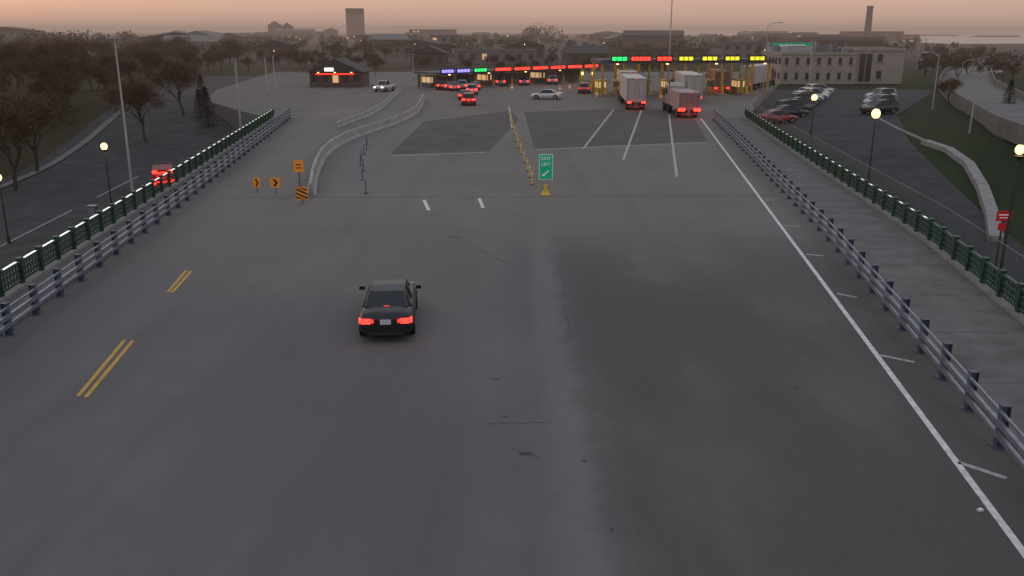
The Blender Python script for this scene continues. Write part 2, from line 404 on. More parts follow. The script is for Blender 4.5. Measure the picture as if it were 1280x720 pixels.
# ---------------------------------------------------------------- concrete jersey barriers
def jersey(name,P,h=.85,m=M_barrier,z0=0):
    b=MB(); r=[]
    prof=[(-.3,0),(-.3,.08),(-.16,.33),(-.09,1),(.09,1),(.16,.33),(.3,.08),(.3,0)]
    for i,(x,y) in enumerate(P):
        a=Vector(P[max(0,i-1)]); c=Vector(P[min(len(P)-1,i+1)]); d=(c-a).normalized(); o=Vector((d.y,-d.x))
        r.append([(x+o.x*s,y+o.y*s,z0+(z if k in(0,7) else z*h if z<1 else h)) for k,(s,z) in enumerate(prof)])
    b.loft(r,m,False); return b.obj(name)
jersey('jersey_barrier',[G(*p) for p in ((389,246),(391,228),(396,212),(404,197),(416,186),(436,175),(462,166),(488,157),(508,149),(520,141),(526,132),(529,124))])
jersey('jersey_barrier',[G(*p) for p in ((420,160),(440,152),(460,145),(478,134),(490,122),(500,114))],.6)
# ---------------------------------------------------------------- street furniture
def at(u,v,z=0): x,y=G(u,v,z); return (x,y,z)
def letters(parent,txt,size,loc,m,rx=math.radians(90)):
    c=bpy.data.curves.new('lettering','FONT'); c.body=txt; c.size=size; c.align_x='CENTER'; c.align_y='CENTER'; c.materials.append(m); c.extrude=.002
    o=bpy.data.objects.new('lettering',c); bpy.context.scene.collection.objects.link(o); o.parent=parent; o.location=loc; o.rotation_euler=(rx,0,0)
e=empty('traffic_sign',at(682,243))
b=MB(); b.cyl((0,0,.0),(0,0,2.5),.035,m=M_pole); b.box((0,-.05,1.75),(.86,.03,1.6),M_signw); b.box((0,-.07,1.75),(.80,.03,1.54),M_signg)
b.box((0,0,.1),(.55,.55,.2),M_yel,top=.6); b.cyl((0,-.02,.15),(0,-.02,.62),.16,.12,10,M_yel); b.box((0,0,.4),(.36,.05,.07),M_black)
b.obj('panel',e)
letters(e,'EXIT',.30,(0,-.09,2.28),M_signw); letters(e,'LEFT',.28,(0,-.09,1.92),M_signw); 
b=MB()
b.add([(-.22,-.09,1.18),(-.05,-.09,1.18),(-.22,-.09,1.35)],[(0,1,2)],M_signw); b.add([(-.17,-.092,1.27),(-.12,-.092,1.22),(.2,-.092,1.50),(.15,-.092,1.55)],[(0,1,2,3)],M_signw); b.obj('arrow',e)
def chevron(u,v,w,h,y_=None):
    e=empty('chevron_sign',at(u,v)); b=MB()
    b.cyl((0,0,0),(0,0,h+.35),.03,m=M_gpost); b.box((0,-.04,.35+h/2),(w,.03,h),M_orange); z=.35+h/2
    b.add([(-w*.25,-.058,z+h*.38),(w*.02,-.058,z+h*.38),(w*.3,-.058,z),(w*.03,-.058,z)],[(3,2,1,0)],M_black)
    b.add([(-w*.25,-.058,z-h*.38),(w*.02,-.058,z-h*.38),(w*.3,-.058,z),(w*.03,-.058,z)],[(0,1,2,3)],M_black)
    b.obj('panel',e)
chevron(345,241,.62,.62); chevron(322,241,.42,.62)
e=empty('warning_sign',at(376,248)); b=MB(); b.cyl((0,0,0),(0,0,2.2),.035,m=M_gpost); b.box((0,-.04,2.0),(.6,.03,.72),M_orange); b.box((0,-.06,2.1),(.34,.01,.06),M_black); b.box((0,-.06,1.9),(.34,.01,.06),M_black); b.obj('panel',e)
e=empty('object_marker',at(378,253)); b=MB(); b.cyl((0,.05,0),(0,.05,1.0),.04,m=M_gpost); b.box((0,0,.55),(.66,.03,.8),M_orange)
for i in range(-1,3):
    z=.2+i*.25
    P=[(-.33,-.018,z+.30),(-.33,-.018,z+.42),(.33,-.018,z+.12),(.33,-.018,z)]
    P=[(x,y,min(.94,max(.16,q))) for x,y,q in P]; b.add(P,[(0,3,2,1)],M_black)
b.obj('panel',e)
def delineator(m,h=.95,band=True,r=.05):
    b=MB(); b.cyl((0,0,0),(0,0,.05),.14,.12,8,M_black); b.cyl((0,0,.05),(0,0,h),r,r*.9,8,m)
    if band: b.cyl((0,0,h*.74),(0,0,h*.80),r*1.1,r*1.1,8,M_signw)
    b.cyl((0,0,h),(0,0,h+.04),r*.9,.02,8,m)
    return b
yd=delineator(M_yel).obj('delineator_post',loc=at(665,231)).data
ypts=[(638,145),(639.5,153),(641,161),(643,169),(645.5,177),(648,185),(651,193),(655,203),(659,214),(662,222)]
for i,(u,v) in enumerate(ypts): inst(yd,'delineator_post',at(u,v))
M_dblue=mat('delineator_blue',(.12,.14,.24),.5)
bd=delineator(M_dblue,.85,False,.045).obj('delineator_post',loc=at(457.5,242)).data
for u,v in ((453,225),(454.5,214),(451,207),(452,200),(455,193),(458,187),(459,181)): inst(bd,'delineator_post',at(u,v))
def lightpole(x,y,zt,zb=None,arm=0,r=.14,head=True,lit=False,name='light_pole',adir=1):
    zb=H(x,y)-.3 if zb is None else zb
    e=empty(name,(x,y,zb)); h=zt-zb; b=MB(); b.cyl((0,0,0),(0,0,.5),r*1.8,r*1.6,8,M_conc); b.cyl((0,0,.4),(0,0,h),r,r*.5,8,M_pole)
    if arm:
        pr=(0,0,h)
        for i in range(1,6):
            t=i/5; q=(adir*arm*t,0,h+.5*math.sin(t*1.6)); b.cyl(pr,q,.05,n=6,m=M_pole); pr=q
        b.box((pr[0]+adir*.35,0,pr[2]-.02),(.8,.3,.14),M_pole); b.box((pr[0]+adir*.35,0,pr[2]-.105),(.5,.22,.03),M_lampw2 if lit else M_signw)
    elif head:
        b.box((-.3,0,h+.05),(.4,.3,.12),M_pole); b.box((.3,0,h+.05),(.4,.3,.12),M_pole); b.cyl((-.4,0,h),(.4,0,h),.05,n=6,m=M_pole)
    b.obj('pole',e); return e
def pole_at(u,vtop,y,**k):
    x,y,z=V(u,vtop,y); return lightpole(x,y,z,**k)
pole_at(143,48,78); pole_at(294,78,108,r=.16,head=False); pole_at(331,72,150,r=.15,head=False); pole_at(341,70,158,r=.15,head=False)
pole_at(843,-60,146,r=.12,zb=0,head=False); pole_at(960,32,150,arm=1.6,r=.1,zb=0,adir=1); pole_at(1016,52,160,r=.12,head=True)
pole_at(1222,95,96,arm=1.8,r=.1,adir=1); pole_at(1174,70,120,arm=1.5,r=.09,adir=-1); pole_at(516,68,190,r=.1,zb=0); pole_at(1204,78,175,arm=1.4,r=.09)
pole_at(1150,52,240,arm=1.4,r=.1); pole_at(700,52,240,arm=1.4,r=.1,zb=0); pole_at(620,58,260,arm=1.4,r=.1,zb=0)
def globe_lamp(u,v,y,e=120,r=.27,zb=None):
    x,y,z=V(u,v,y); zb=H(x,y) if zb is None else zb; h=z-zb
    o=empty('street_lamp',(x,y,zb)); b=MB()
    b.cyl((0,0,-.3),(0,0,.6),.16,.11,8,M_poled); b.cyl((0,0,.5),(0,0,h-.45),.07,.05,8,M_poled); b.cyl((0,0,h-.45),(0,0,h-.25),.06,.2,8,M_poled)
    b.sphere((0,0,h),r,M_lampw,12,8,1.15); b.cyl((0,0,h+r*1.1),(0,0,h+r*1.5),.1,.02,8,M_poled); b.obj('lamp',o)
    point(o,(0,-.1,h-.05),e,(1,.62,.24),r*1.05)
globe_lamp(1018,122,94,110,.3); globe_lamp(1095,142,72,240,.34); globe_lamp(1275,187,36,110,.18); globe_lamp(130,183,75,300,.27); globe_lamp(-2,222,62,150,.22)
x,y,z=V(1255,270,36); e=empty('notice_sign',(x,y,H(x,y))); h=z-H(x,y); b=MB(); b.cyl((0,.04,-.2),(0,.04,h+.3),.04,m=M_poled); b.box((0,0,h),(.62,.03,.42),M_signr); b.box((0,0,h-.45),(.36,.03,.3),M_signr)
b.box((0,-.02,h+.05),(.44,.005,.04),M_signw); b.box((0,-.02,h-.07),(.36,.005,.03),M_signw); b.obj('panel',e)
x,y,z=V(116,262,70); e=empty('utility_box',(x,y,H(x,y))); b=MB(); b.box((0,0,.6),(.6,.5,1.2),M_beiged); b.box((0,-.26,.6),(.5,.02,1.0),M_galv); b.box((0,0,1.24),(.7,.6,.08),M_galv); b.obj('cabinet',e)
# ---------------------------------------------------------------- vehicles
def car(name,x,y,rz,col,style='sedan',brake=0,z=0,head=False,rough=.32,glow=0):
    paint=mat('car_paint',col,rough,.2,var=.04,scale=1,coat=.3)
    e=empty(name,(x,y,z),rz); b=MB()
    if style=='sedan':
        st=[(-2.42,.42,.78,.72),(-2.38,.30,.95,.82),(-2.2,.25,1.02,.88),(-1.8,.23,1.04,.91),(-1.2,.2,1.0,.92),(0,.2,.97,.93),(1.0,.2,.96,.92),(1.5,.22,.90,.91),(2.1,.24,.80,.86),(2.35,.30,.70,.76),(2.42,.40,.62,.66)]
        gh=[(-1.72,1.02,.68),(-1.0,1.39,.58),(-.4,1.455,.59),(.3,1.43,.58),(1.2,.96,.68)]; W=.92; belt=.95
    elif style=='suv':
        st=[(-2.36,.45,.9,.76),(-2.32,.32,1.08,.86),(-2.1,.28,1.12,.92),(-1.2,.25,1.1,.94),(0,.25,1.08,.95),(1.0,.25,1.08,.94),(1.5,.27,1.03,.93),(2.1,.3,.95,.88),(2.35,.38,.82,.8),(2.4,.45,.72,.7)]
        gh=[(-2.28,1.08,.78),(-2.0,1.66,.64),(-1.0,1.74,.66),(.2,1.70,.64),(1.15,1.08,.74)]; W=.95; belt=1.05
    else:
        st=[(-2.85,.5,.95,.86),(-2.8,.42,1.12,.92),(-1.2,.35,1.12,.95),(0,.35,1.12,.96),(1.2,.35,1.12,.95),(1.8,.37,1.08,.94),(2.6,.4,1.0,.9),(2.75,.5,.85,.84)]
        gh=[(-.85,1.1,.80),(-.7,1.75,.66),(.2,1.82,.67),(.7,1.78,.66),(1.5,1.1,.76)]; W=.96; belt=1.08
    rings=[]
    for (yy_,zb,zt,hw) in st:
        h=zt-zb; half=[(hw*.8,zb),(hw*.96,zb+.12*h),(hw,zb+.4*h),(hw*.985,zb+.68*h),(hw*.93,zb+.88*h),(hw*.8,zb+.98*h),(hw*.4,zt+.012)]
        rings.append([(px,yy_,pz) for px,pz in half]+[(-px,yy_,pz) for px,pz in half[::-1]])
    b.loft(rings,paint)
    for i in range(4):
        y0,z0,w0=gh[i]; y1,z1,w1=gh[i+1]
        top=M_glass if i in(0,3) else paint
        b.add([(-w0,y0,z0),(w0,y0,z0),(w1,y1,z1),(-w1,y1,z1)],[(0,1,2,3)],top,i in(1,2))
        for s in(-1,1):
            bw=W*.86
            P=[(s*bw,y0,belt),(s*bw,y1,belt),(s*w1,y1,z1),(s*w0,y0,z0)]
            b.add(P,[(0,1,2,3) if s>0 else (3,2,1,0)],M_glass)
            b.cyl((s*w0,y0,z0),(s*w1,y1,z1),.035 if i!=0 else .05,n=6,m=paint)
    for s in(-1,1):
        y2,z2,w2=gh[2]; b.cyl((s*W*.865,y2+.05,belt),(s*(w2+.01),y2+.05,z2-.01),.035,n=6,m=M_black)
        b.cyl((s*W*.86,gh[0][0]+.35,belt),(s*(gh[1][2]+.01),gh[1][0]+.05,gh[1][1]-.01),.07,n=6,m=paint)
        b.box((s*(W+.10),gh[4][0]-.35,belt+.04),(.20,.10,.13),paint)
        b.box((s*(W-.012),.2,.7),(.006,3,.015),M_black)
    L_=st[-1][0]; r=.33 if style=='sedan' else .37
    for s in(-1,1):
        for wy in (-L_*.6,L_*.6):
            b.cyl((s*(W-.03),wy,r+.02),(s*(W+.004),wy,r+.02),r*1.16,n=18,m=M_black)
            b.cyl((s*(W-.22),wy,r),(s*(W+.02),wy,r),r,n=20,m=M_rub); b.cyl((s*(W+.02),wy,r),(s*(W+.03),wy,r),r*.62,n=14,m=M_hub)
    yr=st[0][0]; lm=M_brl if brake==2 else M_brlh if brake==3 else M_brl2 if brake==1 else mat('tail_lamp',(.25,.01,.01),.25)
    zt=st[1][2]; k_=1.25 if glow else 1
    for s in(-1,1):
        b.box((s*W*.70,yr+.02,zt-.19),(.30*k_,.10,.17*k_),lm); b.box((s*W*.885,yr+.14,zt-.19),(.12,.24,.15),lm)
        b.box((s*W*.48,yr+.024,zt-.19),(.10,.08,.13),M_brl2 if brake else M_signr)
        b.box((s*W*.70,L_-.10,.66 if style=='sedan' else .8),(.36,.2,.15),M_lampw2 if head else M_hub)
    b.box((0,yr-.005,zt-.22),(.36,.04,.17),mat('number_plate',(.55,.55,.57),.5,var=.1,scale=20))
    b.box((0,yr+.02,.42),(W*1.7,.12,.14),M_black if style!='sedan' else paint); b.box((0,yr+.0,.33),(1.2,.10,.08),M_black)
    b.box((0,L_,.5),(1.1,.06,.18),M_black)
    if brake in(2,3) and style!='pickup' and not glow: b.box((0,gh[0][0]+.06,gh[0][1]+.035),(.18,.03,.015),M_brl2)
    if style=='pickup': b.box((0,-1.82,1.14),(1.55,1.75,.02),M_black)
    b.obj('body',e)
    if glow: point(e,(0,yr-.35,zt-.2),glow,(1,.05,.03),.3)
    return e
x,y=G(484,424); car('sedan',x-.17,y+2.05,math.radians(4.5),(.010,.012,.018),'sedan',3,rough=.45)
def carpx(name,u,v,rz,col,style,brake=0,z=0,head=False,glow=0):
    x,y=G(u,v,z); car(name,x,y,math.radians(rz),col,style,brake,z,head,glow=glow)
for a in ((586,131,2,(.2,.02,.02),'suv',18),(581,124,2,(.05,.05,.06),'sedan',12),(590,118,2,(.25,.25,.26),'suv',18),(569,113,2,(.1,.1,.12),'sedan',12),(578,112,2,(.3,.3,.3),'suv',0.01),(553,112,2,(.03,.03,.03),'suv',12),(562,112,2,(.2,.2,.2),'sedan',0.01),
          (594,112,2,(.2,.03,.03),'sedan',0.01),(551,109,2,(.1,.1,.1),'sedan',0.01)): carpx('car',*a[:5],2,glow=a[5])
carpx('car',683,124,80,(.6,.6,.6),'sedan'); carpx('car',730,116,-5,(.3,.05,.05),'suv',1)
carpx('pickup_truck',481,114,165,(.6,.6,.6),'pickup',0,0,True); carpx('car',405,108,80,(.1,.1,.1),'sedan',1); carpx('car',626,107,0,(.2,.2,.2),'suv',2); carpx('car',655,106,0,(.1,.1,.3),'sedan',2); carpx('car',690,105,0,(.3,.3,.3),'suv',2)
cols=[(.5,.5,.5),(.03,.03,.035),(.25,.26,.28),(.6,.6,.6),(.05,.06,.1),(.3,.04,.04),(.12,.12,.13),(.65,.65,.63)]
def park(name,x,y,rz,i,st): car(name,x,y,math.radians(rz),cols[i%8],st,0,max(H(x,y)+.08,-6))
for i in range(11):
    t=i/10; x=33.5+18*t; y=109+42*t; park('parked_car',x,y,-68,[1,1,4,1,6,3,3,0,7,3,2][i],['sedan','suv','sedan','sedan','suv','suv','pickup','suv','sedan','suv','sedan'][i])
for i in range(7):
    t=i/6; x=46+11*t; y=113+27*t; park('parked_car',x,y,110,[1,6,2,3,4,0,1][i],['suv','sedan','suv','sedan','sedan','suv','sedan'][i])
park('parked_car',30.5,103.5,-70,5,'sedan')
b=MB()
for i in range(12):
    t=(i-.5)/10; x=33.5+18*t; y=109+42*t; drapeline(b,(x-2.2,y-.9),(x+2.6,y+1),.1,M_whitew,.13,1)
b.obj('parking_marking')
def semi(u,v,boxc,rz=0,rear=M_brl,length=13.4,doorc=None,h=4.05,name='semi_truck',cabc=(.4,.05,.05),z=0,big=1):
    x,y=G(u,v,z); e=empty(name,(x,y,z),math.radians(rz)); b=MB(); w=2.55
    bm=mat('trailer_skin',boxc,.5,.1,var=.06); dm=mat('trailer_door',doorc or tuple(c*.8 for c in boxc),.5,var=.08); cm=mat('cab_paint',cabc,.35,.2)
    b.box((0,length/2,(h+1.1)/2),(w,length,h-1.1),bm)
    for s in(-1,1):
        b.box((s*.62,-.02,(h+1.15)/2),(1.18,.04,h-1.3),dm); b.box((s*1.24,-.03,(h+1.1)/2),(.10,.08,h-1.1),M_galv)
        for q in (.25,.95): b.cyl((s*q,-.06,1.25),(s*q,-.06,h-.15),.02,n=6,m=M_galv)
        b.box((s*.92,-.05,1.0),(.46*big,.06,.18*big),rear); b.box((s*.6,.9,.62),(.6,.02,.8),M_black)
        b.box((s*.7,0,.75),(.06,.08,.6),M_galv)
    b.box((0,-.03,h-.05),(w,.08,.12),M_galv); b.box((0,-.05,1.0),(2.5,.04,.10),M_gpost); b.box((0,0,.5),(2.3,.1,.12),M_signr)
    for q in(-.2,0,.2): b.box((q,-.08,h-.05),(.1,.03,.05),M_brl2)
    b.box((0,length/2,1.02),(.9,length,.16),M_gpost)
    wh=[1.6,2.9] if length>9 else [1.6]
    for wy in wh+[length+.3]+([length-1.0] if length>9 else [])+[length+3.9]:
        for s in(-1,1):
            b.cyl((s*.72,wy,.5),(s*1.22,wy,.5),.5,n=18,m=M_rub); b.cyl((s*1.22,wy,.5),(s*1.235,wy,.5),.25,n=12,m=M_hub)
    y0=length+.55
    b.box((0,length+2.3,.85),(.9,5.6,.3),M_gpost)
    b.box((0,y0+1.1,2.2),(2.4,2.1,2.2),cm,top=.95); b.box((0,y0+1.0,3.45),(2.2,1.7,.4),cm,top=.7)
    b.box((0,y0+3.0,1.5),(2.0,1.9,1.2),cm,top=.88); b.box((0,y0+2.13,2.55),(2.1,.1,.8),M_glass)
    for s in(-1,1): b.box((s*1.2,y0+1.4,2.6),(.04,.9,.7),M_glass); b.box((s*1.4,y0+2.1,2.4),(.2,.12,.7),M_black); b.cyl((s*1.1,y0-.1,1),(s*1.1,y0-.1,3.9),.08,n=8,m=M_hub)
    b.box((0,y0+4.0,.8),(2.3,.2,.5),M_hub)
    b.obj('body',e)
    if rear is M_brl: point(e,(0,-.8,.8),8*big,(1,.05,.03),.4)
    return e
semi(795,138,(.50,.48,.45),-3,name='semi_truck'); semi(786,125,(.46,.44,.42),-4)
semi(861,148,(.36,.26,.25),0,length=7.5,h=3.0,doorc=(.26,.15,.145),name='box_truck',cabc=(.4,.4,.38),big=1.7)  # reddish skin and doors carry the red brake-light glow in their colour
semi(866,131,(.52,.50,.47),-4); semi(902,118,(.26,.15,.11),-6,length=9,h=3.6,name='box_truck'); semi(932,113,(.45,.44,.42),-28)
# red emergency truck on the lower road, seen from behind
x,y=G(206,239,-4.6)
e=empty('fire_truck',(x,y,H(x,y)+.06),math.radians(21)); b=MB(); rp=mat('red_vehicle_paint',(.22,.015,.015),.5,var=.1)
b.box((0,1.8,1.25),(1.9,3.6,1.7),rp,topx=.94); b.box((0,4.4,1.1),(1.85,1.5,1.3),rp,top=.85); b.box((0,5.18,1.4),(1.6,.05,.5),M_glass)
for s in(-1,1):
    b.box((s*.78,-.03,.95),(.28,.06,.5),M_brl); b.box((s*.70,-.03,1.9),(.42,.06,.26),M_brl)
    for wy in(1.0,4.2): b.cyl((s*.7,wy,.42),(s*.97,wy,.42),.42,n=16,m=M_rub); b.cyl((s*.97,wy,.42),(s*.98,wy,.42),.22,n=12,m=M_hub)
b.box((0,-.02,1.35),(1.2,.03,1.1),mat('glowing_panel',(.5,.03,.02),.4,emit=(1,.03,.02),es=.7))  # panel given its own red glow
for i in range(5): b.box((0,-.045,.95+i*.22),(1.2,.02,.07),M_brl if i in(0,4) else M_signr)
b.box((0,-.1,.5),(1.8,.25,.14),M_galv); b.obj('body',e); point(e,(0,-.7,1.2),25,(1,.05,.03),.4)
# ---------------------------------------------------------------- inspection booths and canopies
def booth(x,y,z,rz,yel=True,lit=True,hh=1):
    e=empty('inspection_booth',(x,y,z),rz); b=MB(); bm=M_booth if yel else M_boothg
    b.box((0,0,.1),(1.9,9 if yel else 6,.2),M_conc); b.box((0,0,.65),(1.4,2.8,.9),bm); b.box((0,0,1.6),(1.34,2.74,1.0),M_winlit if lit else M_win)
    for sx_ in(-1,1):
        for sy in(-1,0,1): b.box((sx_*.67,sy*1.36,1.6),(.12,.1,1.0),bm)
    b.box((0,-1.4,1.6),(.5,.06,1.0),bm)
    b.box((0,0,2.2),(1.8,3.3,.2),bm)
    for sy in(-4,-3.2) if yel else (-2.6,):
        b.cyl((0,sy,.2),(0,sy,1.2),.16,n=10,m=M_yel); b.sphere((0,sy,1.2),.16,M_yel,8,4)
    b.obj('cabin',e)
def canopy(name,p,q,h,depth,nl,signs,zsign,yel,th=.5,warm=40,sh=1.0):
    p,q=Vector(p),Vector(q); d=(q-p); Ln=d.length; ang=math.atan2(d.y,d.x)
    e=empty(name,(p.x,p.y,0),ang); b=MB()
    b.box((Ln/2,depth/2,h),(Ln,depth,th),M_can); b.box((Ln/2,-.06,h+.02),(Ln+.2,.12,th+.1),M_can)
    for i in range(nl+1):
        xx=Ln*i/nl
        for yy_ in(1,depth-1): b.box((min(max(xx,.4),Ln-.4),yy_,h/2-.1),(.35,.35,h-.3),M_booth if yel else M_boothg)
    for i in range(nl):
        xx=Ln*(i+.5)/nl; b.box((xx,depth/2,h-th/2-.04),(.7,.4,.06),M_lo)
        if i%2==0: b.box((xx+.6,.15,h-th/2-.12),(.35,.2,.14),M_lo)
    b.obj('structure',e)
    s=MB()
    for (a,c,m) in signs:
        s.box((Ln*(a+c)/2,-.22,zsign),(Ln*(c-a)+.3,.2,sh*.95),M_black); 
        n=max(3,int((c-a)*Ln/.62)); w=(c-a)*Ln/n
        for i in range(n): s.box((Ln*a+w*(i+.5),-.34,zsign),(w*.84,.03,.55*sh),m)
    s.obj('lane_signs',e)
    for i in range(0,nl,2): 
        point(e,(Ln*(i+.5)/nl,depth/2,h-.7),warm,(1,.62,.25),.3)
    ca,sa=math.cos(ang),math.sin(ang)
    for i in range(nl):
        xx=Ln*i/nl if i else .9; booth(p.x+xx*ca-sa*depth*.5,p.y+xx*sa+ca*depth*.5,0,ang,yel,i%3==0)
A=V(546,88.5,159); B=V(748,81,186)
sg=[(.02,.085,M_lb),(.105,.175,M_lb),(.20,.27,M_lg)]+[(.32+i*.115,.32+i*.115+.095,M_lr) for i in range(6)]
canopy('inspection_canopy',(A[0],A[1]),(B[0],B[1]),2.75,7,9,sg,3.12,False,.3,20,.9)
C=V(752,76,143); D=V(968,72,146)
def fr(u): return (u-752)/(968-752)
sg=[(fr(764),fr(783),M_lg),(fr(788),fr(812),M_lr),(fr(820),fr(838),M_lr),(fr(847),fr(865),M_ly),(fr(876),fr(895),M_ly),(fr(905),fr(923),M_ly),(fr(936),fr(955),M_ly)]
canopy('truck_inspection_canopy',(C[0],C[1]),(D[0],D[1]),5.3,9,7,sg,5.75,True,.5,110)
for u in (728,741): 
    x,y,z=V(u,86,165); e=empty('portal_column',(x,y,0)); b=MB(); b.box((0,0,z/2),(.6,.6,z),M_booth); b.box((0,0,z),(1.0,1.0,.2),M_beiged); b.box((0,-.4,z-.8),(.3,.06,.5),M_lo); b.box((0,0,.3),(1,1,.6),M_yel); b.obj('column',e)
drum=MB(); drum.cyl((0,0,0),(0,0,.95),.28,.2,10,M_orange); drum.cyl((0,0,.4),(0,0,.55),.265,.25,10,M_signw)
dm=drum.obj('traffic_drum',loc=at(712,112)).data
for u,v in ((700,114),(746,121),(826,124),(839,128),(640,113)): inst(dm,'traffic_drum',at(u,v))
# ---------------------------------------------------------------- buildings
def building(name,x,y,w,d,h,z=-.2,wall=M_beige,floors=2,cols=6,roof='flat',rz=0,lit=.15,rm=M_roof,rh=2.5,parapet=.5,sill=M_conc,ww=.55):
    e=empty(name,(x,y,z),rz); b=MB(); b.box((0,d/2,h/2),(w,d,h),wall)
    r=MB()
    if roof=='flat':
        for (cx,cy,sx_,sy) in ((0,-.0,w+.3,.3),(0,d,w+.3,.3),(-w/2,d/2,.3,d-.3),(w/2,d/2,.3,d-.3)): r.box((cx,cy,h+parapet/2-.1),(sx_,sy,parapet),wall if parapet>.3 else rm)
        r.box((0,d/2,h+.03),(w-.4,d-.4,.06),rm)
    elif roof=='gable':
        o=.5; r.add([(-w/2-o,-o,h-.1),(w/2+o,-o,h-.1),(0,-o,h+rh),(-w/2-o,d+o,h-.1),(w/2+o,d+o,h-.1),(0,d+o,h+rh)],[(0,1,2),(5,4,3),(1,4,5,2),(0,2,5,3),(0,3,4,1)],rm)
    else:
        o=.4; r.add([(-w/2-o,-o,h-.1),(w/2+o,-o,h-.1),(w/2+o,d+o,h-.1),(-w/2-o,d+o,h-.1),(-w/2,d/2,h+rh),(w/2,d/2,h+rh)],[(0,1,5,4),(2,3,4,5),(1,2,5),(3,0,4),(3,2,1,0)],rm)
    g=MB(); fh=h/floors
    for f in range(floors):
        for c in range(cols):
            cx=-w/2+w*(c+.5)/cols; cz=fh*(f+.55); m=M_winlit if R()<lit else M_win
            g.box((cx,-.03,cz),(w/cols*ww,.08,fh*.45),m); g.box((cx,-.06,cz-fh*.25),(w/cols*(ww+.07),.16,.1),sill)
        nc=max(2,int(d/w*cols))
        for c in range(nc):
            for s in(-1,1): g.box((s*(w/2+.02),d*(c+.5)/nc,fh*(f+.55)),(.08,d/nc*.5,fh*.45),M_win)
    b.obj('walls',e); r.obj('roof',e); g.obj('windows',e); return e
x0,y0,_=V(975,100,176); x1=V(1068,100,176)[0]
e=building('inspection_office',(x0+x1)/2,176,x1-x0,14,5.6,0,M_beige,2,7,lit=.08,rm=M_roofw,ww=.3)
b=MB()
for (cx,cy,w,d,h,m) in ((-3,5,5,4,1.3,M_roofw),(3,6,4,3,1.7,M_beiged),(-6,9,2,2,1.2,M_galv),(6,4,1.5,1.5,1,M_galv)): b.box((cx,cy,5.7+h/2),(w,d,h),m); b.box((cx,cy,5.75+h),(w*.6,d*.6,.1),M_black)
for i in range(5): b.cyl((-6+i*3,3,5.7),(-6+i*3,3,7.6),.06,n=6,m=M_pole)
b.obj('roof_plant',e)
x2=V(1128,100,176)[0]
e=building('office_wing',(x1+x2)/2+.3,177,x2-x1,16,6.3,0,M_beige,2,1,lit=0,rm=M_roofw,ww=.1)
b=MB()
for i in range(2): b.box((-3.4+i*1.3,-.12,3.1),(1.0,.06,5.2),M_win)
b.obj('glazing',e)
x,y,z=V(420,108,166)
e=building('gabled_house',x,166,9.5,9,2.9,-.1,M_brick,1,5,'gable',lit=.3,rh=2.3)
b=MB(); b.box((-1,-.6,3.3),(1.6,.1,.6),mat('lit_sign_white',(.9,.9,.9),.5,emit=(1,.98,.9),es=1.6)); b.box((0,-.55,2.5),(7,.08,.14),M_lr)
for i in(-2,0,2): b.box((i*1.5,-.5,2.75),(.3,.1,.15),M_lo)
b.obj('sign_lights',e)
T=[('brick_house',-24,262,10,10,4,M_brick,'gable'),('warehouse',-5,290,26,14,4,M_beiged,'flat'),('brick_house',22,262,12,10,4,M_brick,'ridge'),('warehouse',48,285,28,16,4.5,M_brick,'flat'),('warehouse',90,320,34,20,6,M_beiged,'flat'),('warehouse',130,360,30,20,6,M_brick,'flat'),
('brick_house',5,340,14,10,5,M_brick,'gable'),('brick_house',-85,330,14,10,5,M_brick,'gable'),('warehouse',150,420,40,20,7,M_beiged,'flat')]
for nme,x,y,w,d,h,m,rf in T:
    building(nme,x,y,w,d,h,-.2,m,max(1,int(h/3)),max(3,int(w/3.5)),rf,rz=U(-.15,.15),lit=.05,rh=2.0,sill=M_beiged,ww=.4)
for i in range(46):
    y=U(380,1500); u=U(330,1010) if i%3 else U(0,330); x=(u-640)/F*y/.96; w=U(14,40)*(y/600)**.5; h=U(4,8)*(1 if R()<.85 else 1.5)
    building('distant_building',x,y,w,w*.6,h,-.3,random.choice([M_haze,M_beiged,M_brick,M_beiged]),max(1,int(h/3.5)),max(3,int(w/4)),random.choice(['flat','gable','ridge']),lit=.05,rm=random.choice([M_roof,M_beiged]),rh=2.5,rz=U(-.4,.4),sill=M_beiged,ww=.4)
for u0,u1,vt,y,m in ((1063,1130,40,900,M_brick),(990,1062,44,820,M_brick),(1040,1100,47,640,M_haze),(1128,1150,44,1000,M_brick)):
    xa,_,z=V(u0,vt,y); xb=V(u1,vt,y)[0]; building('factory',(xa+xb)/2,y,xb-xa,30,z+.3,-.3,m,3,12,'flat',lit=.05,parapet=.8,sill=M_beiged)
x,y,z=V(1088,7,900); e=empty('smokestack',(x,y,-.3)); b=MB(); r=.5*V(1092,7,900)[0]-.5*V(1084,7,900)[0]
b.cyl((0,0,0),(0,0,z),r*1.15,r*.9,14,M_roof); b.cyl((0,0,z-1.5),(0,0,z),r*1.05,r*1.05,14,M_roof); b.obj('stack',e)
def tower(u0,u1,vt,y,m,steps=0,name='office_tower'):
    xa,_,z=V(u0,vt,y); xb=V(u1,vt,y)[0]; w=xb-xa
    e=empty(name,((xa+xb)/2,y,-.3)); b=MB(); h=z
    b.box((0,w/2,h/2),(w,w*.7,h),m)
    if steps: b.box((0,w/2,h+h*.06),(w*.6,w*.4,h*.12),m); b.box((0,w/2,h*1.16),(w*.25,w*.2,h*.1),m)
    g=MB(); nf=max(4,int(h/7))
    for f in range(nf): g.box((0,w*.15-.3,h*(f+.5)/nf),(w*.9,.4,h/nf*.4),M_haze)
    for k in(-.33,0,.33): b.box((k*w,w*.15-.6,h/2),(w*.06,.5,h),m)
    b.obj('walls',e); g.obj('windows',e)
